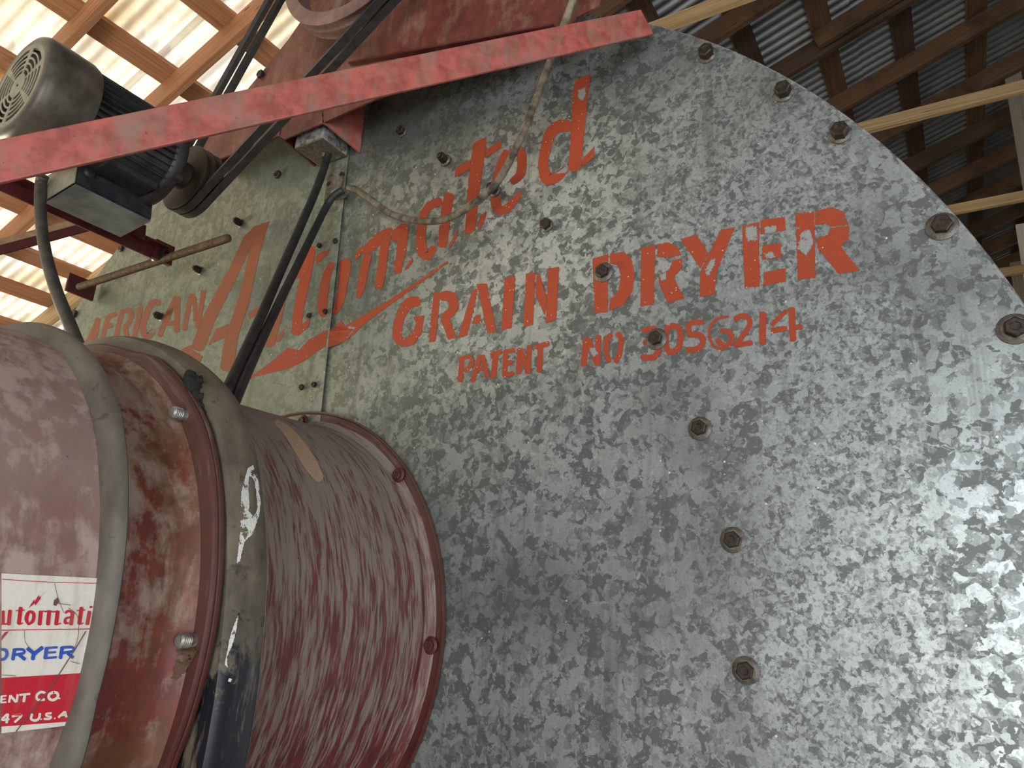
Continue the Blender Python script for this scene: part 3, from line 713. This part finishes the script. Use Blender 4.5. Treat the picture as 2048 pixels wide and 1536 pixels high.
lpaint('label_lightning', P_RED, p_((80, 580), (30, 640), (15, 665), (15, 625), (42, 590)))
U = P_RED
lpaint('label_letter', U, s_(30, (28, 405, 26), (28, 518, 26)), s_(30, (88, 400, 34), (76, 522, 36)), s_(14, (15, 518), (70, 518)))
lpaint('label_letter', U, s_(36, (182, 375), (165, 515)), s_(10, (138, 402), (215, 396)), s_(10, (165, 523), (200, 510)))
lpaint('label_letter', U, s_(32, (262, 405, 20), (240, 435, 34), (232, 480, 34), (250, 522, 18)), s_(30, (262, 405, 20), (296, 430, 30), (288, 490, 30), (250, 522, 18)))
lpaint('label_letter', U, s_(36, (358, 408), (347, 522)), s_(36, (432, 408), (420, 522)), s_(36, (506, 408), (492, 522)), s_(10, (345, 408), (395, 405)), s_(12, (395, 412), (430, 402), (470, 412), (505, 402)), s_(10, (495, 522), (535, 512)))
lpaint('label_letter', U, s_(22, (575, 420), (600, 403), (628, 415)), s_(34, (638, 415), (622, 522)), s_(26, (630, 455, 14), (578, 470, 22), (572, 505, 28), (600, 510, 16)))
lpaint('label_letter', U, s_(36, (715, 375), (695, 515)), s_(10, (675, 400), (745, 395)), s_(10, (695, 523), (730, 510)))
lpaint('label_letter', U, s_(34, (785, 410), (765, 520)), s_(28, (798, 365), (799, 372)))
Bl = P_BLUE
lpaint('label_letter', Bl, s_(24, (14, 740), (50, 748, 28), (62, 785, 28), (40, 822, 26), (14, 830)))
lpaint('label_letter', Bl, s_(32, (128, 738), (112, 830)), s_(24, (128, 742), (200, 742), (208, 772), (135, 788)), s_(30, (170, 790), (218, 828)))
lpaint('label_letter', Bl, s_(34, (242, 732), (302, 780)), s_(34, (372, 724), (300, 782), (288, 828)))
lpaint('label_letter', Bl, s_(34, (410, 728), (396, 820)), s_(20, (410, 729), (502, 722)), s_(18, (405, 770), (488, 765)), s_(20, (396, 817), (495, 810)))
lpaint('label_letter', Bl, s_(32, (545, 722), (530, 818)), s_(24, (545, 724), (635, 722), (640, 755), (550, 772)), s_(30, (595, 775), (640, 812)))
Cr = P_CREAM
lpaint('label_letter', Cr, s_(20, (14, 1150), (10, 1208)), s_(14, (14, 1150), (55, 1146)), s_(13, (14, 1180), (48, 1176)), s_(14, (12, 1207), (55, 1203)))
lpaint('label_letter', Cr, s_(20, (90, 1146), (80, 1204)), s_(22, (92, 1146), (138, 1200)), s_(20, (155, 1138), (146, 1200)))
lpaint('label_letter', Cr, s_(18, (172, 1140), (262, 1130)), s_(24, (218, 1140), (208, 1198)))
lpaint('label_letter', Cr, s_(22, (402, 1125), (360, 1114), (322, 1145), (332, 1182), (390, 1180)))
lpaint('label_letter', Cr, s_(24, (470, 1116), (432, 1135), (432, 1172), (468, 1184), (505, 1160), (503, 1125), (470, 1116)), s_(18, (520, 1168), (522, 1172)))
lpaint('label_letter', Cr, s_(18, (62, 1308), (16, 1358), (80, 1352)), s_(22, (70, 1308), (58, 1384)))
lpaint('label_letter', Cr, s_(20, (108, 1328), (190, 1316), (130, 1378)))
lpaint('label_letter', Cr, s_(22, (282, 1308), (273, 1350), (310, 1364), (342, 1345), (350, 1303)), s_(16, (360, 1352), (362, 1355)))
lpaint('label_letter', Cr, s_(18, (450, 1300), (408, 1305), (412, 1325), (448, 1332), (432, 1350), (386, 1350)), s_(16, (480, 1344), (482, 1347)))
lpaint('label_letter', Cr, s_(20, (566, 1288), (514, 1336)), s_(22, (570, 1288), (582, 1332)), s_(12, (530, 1320), (582, 1316)))
lpaint('label_crack', P_CRACK, s_(9, (755, 580), (620, 800), (420, 1100), (140, 1462)), s_(4, (480, 165), (510, 290), (560, 420)), s_(4, (500, 335), (620, 352)), s_(4, (215, 570), (222, 670), (270, 740)), s_(4, (600, 375), (680, 450), (690, 600), (660, 720)), s_(4, (15, 965), (140, 975)), s_(4, (620, 845), (700, 868)), lift=.0016, edge=(.1, .3))
lpaint('label_chip', P_CRACK, p_((475, 310), (505, 285), (520, 320), (490, 360), (468, 350)), lift=.0016, edge=(.2, .4))
# ---- streaks on the other sections
Q_ = (0, 1000, 2.866)
paint('droppings_streak', [p_((1385, -50), (1420, -180), (1450, -200), (1480, -110), (1495, 30), (1480, 100), (1450, 190), (1400, 240), (1375, 350), (1358, 360), (1380, 180)), p_((1365, 660), (1350, 760), (1330, 830), (1300, 900), (1305, 960), (1290, 940), (1320, 780)), s_(12, (1318, 1025), (1316, 1040))], Q_, lambda x, y, l: cast2(x, y, l), P_DROP, band2, lift=.0004, edge=(1, 2))
paint('painted_sun_stripe', [s_(24, (553, 843, 12), (576, 863, 20), (600, 895, 27), (622, 930, 28), (640, 958, 18))], (0, 0, 1), lambda x, y, l: castC(x, y, l), P_TAN, barC, lift=.0003, edge=(2, 2))  # warm sunlit stripe painted onto the barrel as a tan decal
castB = caster(barB, rim)
paint('rust_spot', [p_((1015, 860), (1100, 830), (1130, 870), (1080, 960), (1010, 1030), (985, 1020), (1010, 930))], Q_, lambda x, y, l: castB(x, y, l), P_RUST, barB, lift=.0004, edge=(2, 3))

# ================================================================== RED PANEL / HOPPER ABOVE THE BARREL
YP = -.10
hop = thing('hopper', 'rusty red sheet steel hopper bolted to the drum above the lettering', 'hopper', (-.9, -.05, .9))
poly = [(393, 303), (418, 326), (557, 271), (568, 279), (645, 246), (735, 205), (900, 140), (1040, 90), (1140, 52), (1152, 34), (1197, 13), (1216, -30), (1240, -160), (720, -130), (576, 80)]
bm = NB(); prism(bm, [at(x, y, YP) for x, y in poly], (0, .004, 0)); obj('front_panel', bm, RED_PANEL, hop)
bm = NB(); p0, p1 = at(700, 128, YP - .006), at(1108, 53, YP - .006); bar(bm, p0, p1, .012, .004, (0, 1, 0)); obj('panel_lip', bm, RED_DARK, hop)
bm = NB(); prism(bm, [at(393, 303, YP + .004), at(576, 80, YP + .004), at(576, 80, YP + .004) + Vector((0, .09, 0)), at(393, 303, YP + .004) + Vector((0, .09, 0))], (.003, 0, -.002)); obj('side_panel', bm, RED_PANEL, hop)
bm = NB(); prism(bm, [at(645, 246, YP), at(718, 306, -.003), at(728, 208, -.003), at(722, 120, -.003), at(640, 150, YP)], (.004, 0, 0)); obj('gusset', bm, RED_BAR, hop)
a, b = at(558, 274, YP), at(629, 334, -.004)
bm = NB(); prism(bm, [a, b, b + Vector((0, 0, .13)), a + Vector((0, 0, .13))], (.005, 0, 0)); obj('gusset', bm, RED_DARK, hop)
me = bolt_mesh(0, .011, .008); place(me, 'bolt', hop, at(523, 150, YP - .001))

# galvanised junction box under the hopper with its conduits
jb = thing('junction_box', 'small galvanised electrical box between red gussets on the drum', 'junction box', (-1.145, -.045, .935))
bm = NB(); box(bm, (-1.147, -.046, .990), (.088, 0, 0), (0, .078, 0), (0, 0, .105)); bevel(bm, .003); obj('box_body', bm, G_PLAIN, jb)
bm = NB(); box(bm, (-1.147, -.0475, .9365), (.086, 0, 0), (0, .072, 0), (0, 0, .003)); obj('box_underside', bm, DUSTY, jb)
bm = NB(); lathe(bm, (-1.16, -.085, 1.005), (0, -1, 0), [(0, .0135), (.001, .0135), (.0015, .011), (.0008, .0005)], 20); obj('knockout', bm, BOX_FACE, jb)
bm = NB(); lathe(bm, at(655, 300, -.035), (0, 0, 1), [(-.022, .010), (-.01, .010), (-.01, .013), (0, .013), (0, .0005)], 8); obj('connector', bm, BOLT_Z, jb)
def conduit(name, pts, r, mat, label, cat, parent=None, n=6):
    bm = NB(); P = smooth_pts([at(x, y, Y) for x, y, Y in pts], n); tube(bm, P, r, 14); o = obj(name, bm, mat, parent, smooth=2)
    if not parent: tag(o, label, cat, 'black cables down to the barrel' if name == 'cable' else None)
    return o
conduit('cable', [(656, 305, -.035), (650, 330, -.04), (628, 390, -.07), (560, 545, -.17), (510, 660, -.26), (450, 790, -.36)], .0088, BLACK, 'straight black cable from the junction box down behind the collar band, left one of two', 'cable')
conduit('cable', [(686, 380, -.025), (664, 396, -.035), (645, 428, -.05), (600, 520, -.13), (542, 640, -.22), (488, 760, -.32), (452, 850, -.375)], .0080, BLACK, 'black cable curving out of the clamp and down, right one of two', 'cable')
cl = thing('cable_clamp', 'small dusty conduit clamp on the seam where two cables meet', 'clamp', at(682, 385, -.02))
bm = NB(); box(bm, at(668, 372, -.0075), (.05, 0, 0), (0, .004, 0), (0, 0, .07)); bevel(bm, .0015, 1); obj('clamp_plate', bm, DUSTY, cl)
for dx in (0, .012): bm = NB(); tube(bm, [at(684, 380, -.02) + Vector((dx - .016, 0, -.003)), at(684, 380, -.02) + Vector((dx - .012, 0, -.012))], .0125, 12); obj('clamp_nut', bm, BOLT_Z, cl)
conduit('flexible_cord', [(697, 376, -.024), (712, 379, -.03), (740, 398, -.04), (780, 427, -.05), (830, 441, -.055), (885, 440, -.055), (935, 415, -.055), (990, 370, -.06), (1030, 300, -.065), (1062, 225, -.07), (1092, 145, -.07), (1115, 85, -.09), (1130, 45, -.12), (1148, -5, -.13), (1165, -70, -.13)], .0068, CORD, 'dusty beige cord drooping over the lettering up past the red bar', 'cord')
conduit('conduit', [(86, 352, -.435), (81, 375, -.43), (82, 440, -.43), (92, 510, -.43), (112, 580, -.43), (136, 640, -.43), (156, 690, -.43)], .0105, CABLE, 'grey bent conduit hanging from the motor box behind the red barrel', 'conduit')

# ================================================================== BRACE BARS
D = Vector((-.469, -.690, -.551)).normalized()
bm = NB(); pr = at(1293, 45, -.034)
up = (at(1293, 22, -.034) - at(1293, 68, -.034)); up = (up - D * up.dot(D)).normalized()
toc = (CAM - (pr + D * .5)).normalized(); nrm = D.cross(up).normalized()
if nrm.dot(toc) < 0: nrm = -nrm
SEED[0] = 5
box(bm, pr + D * .53, D * 1.06, up * .0485, nrm * .006); bevel(bm, .0018, 2); br = obj('brace_bar', bm, RED_BAR)
tag(br, 'long flat red steel bar crossing in front of the motor to the drum rim', 'brace bar')
br2 = thing('angle_brace', 'short dark red angle iron with tan top below the motor box', 'angle brace', at(150, 440, -.12))
A2 = at(170, 438, -.13); A2b = at(0, 480, -.13)
def on_line(P, px, py):
    # point on the ray through the pixel closest to the line P + t D
    r = ray(px, py).normalized(); w = P - CAM; b = D.dot(r); d1 = D.dot(w); e = r.dot(w); t = (b * e - d1) / (1 - b * b); return P + D * t
P_ = [at(250, 412, -.05), at(250, 424, -.05), at(250, 441, -.05)]
def strip(P0, P1, px0, px1, y0, y1, mat, name):
    a, b = P0, P1; c, d = on_line(P1, px0, y1), on_line(P0, px0, y0)
    bm = NB(); nn = (b - a).cross(D).normalized()
    if nn.dot(CAM - a) < 0: nn = -nn
    prism(bm, [a, b, b + D * .75, a + D * .75], -nn * .004); return obj(name, bm, mat, br2)
strip(P_[0], P_[1], 0, 0, 458, 476, W_PALE if False else simple('tan_dusty_paint', (.50, .30, .16), .7, 0, col2=(.34, .2, .11), scale=20), 'upper_leg')
strip(P_[1], P_[2], 0, 0, 476, 495, RED_DARK, 'lower_leg')

# ================================================================== MOTOR
MX, MZ = -1.386, .843
mot = thing('electric_motor', 'grey brown electric motor with slotted fan cover and cooling fins', 'electric motor', (MX, -.4, MZ - .11))
bm = NB(); OM = (MX, 0, MZ)
lathe(bm, OM, AX, [(-.546, .074), (-.549, .080), (-.550, .092), (-.546, .1015), (-.538, .1065), (-.525, .108), (-.462, .1065), (-.452, .103), (-.449, .098)], 72); obj('fan_cover', bm, MOTOR, mot, smooth=True)
# face plate with concentric vent slots
bm = NB()
def sector(bm, r0, r1, a0, a1, y, th=.0015, n=8):
    P = [(r1 * math.cos(a0 + (a1 - a0) * i / n), r1 * math.sin(a0 + (a1 - a0) * i / n)) for i in range(n + 1)] + [(r0 * math.cos(a1 - (a1 - a0) * i / n), r0 * math.sin(a1 - (a1 - a0) * i / n)) for i in range(n + 1)]
    prism(bm, [Vector((MX + x, y, MZ + z)) for x, z in P], (0, th, 0))
# solid rings between slots
radii = [(.0, .025), (.032, .036), (.043, .047), (.054, .058), (.065, .0685), (.0765, .0915)]
for i, (a, b) in enumerate(radii):
    if a == 0: lathe(bm, OM, AX, [(-.5495, .0005), (-.5495, b), (-.548, b)], 40)
    else: lathe(bm, OM, AX, [(-.548, a), (-.5495, a), (-.5495, b), (-.548, b)], 64)
for q in range(6):                                # spokes bridging the slots
    a = math.radians(q * 60 + 18); sector(bm, .023, .079, a - .09, a + .09, -.5493)
obj('vent_face', bm, MOTOR_FACE, mot)
bm = NB(); lathe(bm, OM, AX, [(-.540, .0005), (-.540, .088)], 40); obj('vent_shadow_plate', bm, BLACK, mot)
bm = NB(); lathe(bm, OM, AX, [(-.5505, .0005), (-.5505, .0022), (-.549, .0024)], 12); obj('centre_pin', bm, BLACK, mot)
# finned body
bm = NB(); lathe(bm, OM, AX, [(-.455, .01), (-.455, .088), (-.285, .088), (-.285, .01)], 48)
obj('body', bm, MOTOR_BODY, mot, smooth=True)
for k in range(44):
    a = 2 * PI * k / 44; er = Vector((math.cos(a), 0, math.sin(a))); bm = NB()
    if er.z < -.72 and er.x > -.75: continue
    box(bm, Vector((MX, -.37, MZ)) + er * .092, (0, .165, 0), er * .016, er.cross(Vector((0, 1, 0))) * .0022); obj('cooling_fin', bm, MOTOR_BODY, mot)
bm = NB(); lathe(bm, OM, AX, [(-.290, .01), (-.290, .096), (-.283, .1), (-.270, .1), (-.262, .094), (-.252, .07), (-.246, .04), (-.244, .012)], 64); obj('end_bell', bm, MOTOR_BODY, mot, smooth=True)
for q in range(4):
    a = math.radians(45 + q * 90 + 12); er = Vector((math.cos(a), 0, math.sin(a))); bm = NB()
    tube(bm, [Vector((MX, -.275, MZ)) + er * .098, Vector((MX, -.262, MZ)) + er * .098], .009, 8); obj('end_bell_lug', bm, MOTOR_BODY, mot)
bm = NB(); tube(bm, [(MX, -.25, MZ), (MX - .004, -.2035, MZ + .004)], .012, 16); obj('shaft', bm, BOLT_Z, mot, smooth=True)
bm = NB(); box(bm, (MX + .035, -.345, MZ - .083), (.055, 0, 0), (0, .10, 0), (0, 0, .012)); obj('foot', bm, MOTOR_BODY, mot)
bm = NB(); prism(bm, [at(268, 312, -.33), at(300, 300, -.30), at(302, 318, -.30), at(292, 328, -.315)], (0, 0, .002)); obj('name_plate', bm, DUSTY, mot)
# terminal box hanging on the right
A = at(240, 473, -.26); Bq = at(303, 440, -.26); Cq = at(308, 391, -.26); Dq = A + (Cq - Bq)
bm = NB(); mid1 = A.lerp(Dq, .5)
prism(bm, [A, Bq, Cq, Dq], (0, -.158, 0)); bmesh.ops.bevel(bm, geom=list(bm.edges), offset=.0025, segments=2, affect='EDGES'); tb = obj('terminal_box', bm, BOX_SIDE, mot)
nn = (Bq - A).cross(Vector((0, 1, 0))).normalized()
if nn.z > 0: nn = -nn
e = (Bq - A)
bm = NB(); prism(bm, [A + nn * .001 + e * .02, A + e * .98 + nn * .001, A + e * .98 + nn * .001 + Vector((0, -.156, 0)), A + e * .02 + nn * .001 + Vector((0, -.156, 0))], nn * .0015); obj('box_cover', bm, BOX_FACE, tb)
bm = NB(); prism(bm, [q + Vector((0, -.1585, 0)) for q in (A, Bq, Cq, Dq)], (0, -.0015, 0)); obj('box_end', bm, MOTOR_FACE, tb)
rr = (Bq - Dq); sn = (Cq - Bq).cross(Vector((0, 1, 0))).normalized()
if sn.x < 0: sn = -sn
pc = Bq.lerp(Cq, .60) + Vector((0, -.135, 0))
bm = NB(); lathe(bm, pc, sn, [(0, .0125), (.002, .0125), (.006, .0085), (.007, .0005)], 24); obj('box_plug', bm, BLACK, tb, smooth=True)
# ---- motor mount
mm = thing('motor_mount', 'dark red motor base with rusty threaded adjusting rod and end plate', 'motor mount', (-1.7, -.1, .70))
r0 = at(322, 512, -.10)
bm = NB(); bar(bm, r0 + Vector((0, -.42, 0)), r0 + Vector((0, .0, 0)), .032, .004, (0, 0, 1)); bar(bm, r0 + Vector((.016, -.42, .016)), r0 + Vector((.016, 0, .016)), .032, .004, (1, 0, 0)); obj('rail', bm, RED_DARK, mm)
bm = NB(); prism(bm, [at(255, 462, -.2), at(288, 480, -.17), at(291, 452, -.17), at(258, 440, -.2)], (.004, 0, 0)); obj('base_plate', bm, RED_DARK, mm)
ra, rb = at(158, 574, -.10), at(457, 476, -.10)
bm = NB(); P = [ra.lerp(rb, i / 300) for i in range(301)]; tube(bm, P, [.0088 + .0011 * (i % 2) for i in range(301)], 12); obj('threaded_rod', bm, RUSTY, mm, smooth=2)
for dx in (-.012, .016):
    bm = NB(); c_ = r0 + Vector((dx, 0, 0)); lathe(bm, c_, (rb - ra), [(-.007, .0085), (-.007, .017), (.007, .017), (.007, .0085)], 6); obj('nut', bm, BOLT_Z if dx < 0 else BOLT, mm)
bm = NB(); box(bm, r0 + Vector((.004, .0, .008)), (.012, 0, 0), (0, .05, 0), (0, 0, .05)); obj('rod_bracket', bm, RED_DARK, mm)
pl = [at(139, 545, -.09), at(191, 568, -.012), at(188, 602, -.012), at(132, 580, -.09)]; xx = sum(p.x for p in pl) / 4
bm = NB(); prism(bm, [Vector((xx, p.y, p.z)) for p in pl], (-.006, 0, 0)); obj('end_plate', bm, RED_DARK, mm)

# ================================================================== PULLEYS AND BELTS
BC = Vector((-.953, 0, 1.305)); BR = .215; SC = Vector((-1.398, 0, .856)); SR = .080
YB = (-.190, -.168)                                # centres of the two belts
def groove_prof(R, y0, y1, ris, inner):
    p = [(y0, inner), (y0 - 0, R - .004), (y0 + .002, R)]
    for yc in YB: p += [(yc - .0095, R), (yc - .005, R - .013), (yc + .005, R - .013), (yc + .0095, R)]
    p += [(y1 - .002, R), (y1, R - .004), (y1, inner)]
    return p
big = thing('large_pulley', 'large spoked double groove red pulley at the top edge', 'pulley', (BC.x, -.18, BC.z - BR))
bm = NB(); lathe(bm, BC, AX, groove_prof(BR - .004, -.203, -.155, 0, BR - .034), 128, closed=True); obj('rim', bm, PULLEY, big, smooth=True)
bm = NB(); lathe(bm, BC, AX, [(-.215, .016), (-.215, .034), (-.145, .034), (-.145, .016)], 40, closed=True); obj('hub', bm, PULLEY, big, smooth=True)
for q in range(5):
    a = math.radians(-108 + q * 72); er = Vector((math.cos(a), 0, math.sin(a))); bm = NB(); c_ = BC + Vector((0, -.179, 0))
    bar(bm, c_ + er * .03, c_ + er * (BR - .03), .022, .016, er.cross(Vector((0, 1, 0)))); bevel(bm, .004, 2); obj('spoke', bm, PULLEY, big)
bm = NB(); tube(bm, [BC + Vector((0, -.23, 0)), BC + Vector((0, -.10, 0))], .016, 20); obj('shaft', bm, BOLT_Z, big, smooth=True)
sm = thing('motor_pulley', 'small rusty brown double groove pulley on the motor shaft', 'pulley', (SC.x, -.18, SC.z - SR))
bm = NB(); lathe(bm, SC, AX, groove_prof(SR - .003, -.203, -.155, 0, .014), 96, closed=True); obj('rim', bm, SHEAVE, sm, smooth=True)
bm = NB(); lathe(bm, SC, AX, [(-.222, .013), (-.222, .030), (-.203, .032)], 32); obj('hub', bm, SHEAVE, sm, smooth=True)
def belt(yc, label):
    # outer tangent path round both pulleys
    d = (BC - SC); L = d.length; th = math.atan2(d.z, d.x); ph = math.acos((SR - BR) / L); P = []
    # counter-clockwise from the lower-right tangent point on the big wheel
    a_s = th - ph; a_e = th + ph
    def arc(C, R, a0, a1, n): return [(C.x + R * math.cos(a0 + (a1 - a0) * i / n), C.z + R * math.sin(a0 + (a1 - a0) * i / n), a0 + (a1 - a0) * i / n) for i in range(n + 1)]
    al = math.acos((BR - SR) / L)
    big_arc = arc(BC, BR, th + PI - al - 0 - (2 * PI - 2 * (PI - (PI - al))) * 0, th + PI - al, 1)
    path = arc(BC, BR, th - (PI - al), th + (PI - al), 72) + arc(SC, SR, th + (PI - al), th - (PI - al) + 2 * PI, 40)
    bm = NB(); rings = []
    for (x, z, a) in path:
        er = Vector((math.cos(a), 0, math.sin(a))); c_ = Vector((x, yc, z))
        rings.append([bm.verts.new(c_ + er * dr + Vector((0, dy, 0))) for dr, dy in ((0, -.0088), (0, .0088), (-.011, .0055), (-.011, -.0055))])
    n = len(rings)
    for i in range(n):
        for k in range(4): bm.faces.new((rings[i][k], rings[i][(k + 1) % 4], rings[(i + 1) % n][(k + 1) % 4], rings[(i + 1) % n][k]))
    tag(obj('drive_belt', bm, BELT), label, 'drive belt', 'drive belts on the pulleys')
belt(YB[0], 'front one of two black drive belts, in the pulley groove away from the drum')
belt(YB[1], 'rear one of two black drive belts, in the pulley groove next to the drum')

# ------------------------------------------------------------------ stand everything on the floor
for o in bpy.data.objects:
    if o.parent is None: o.location.z += GZ
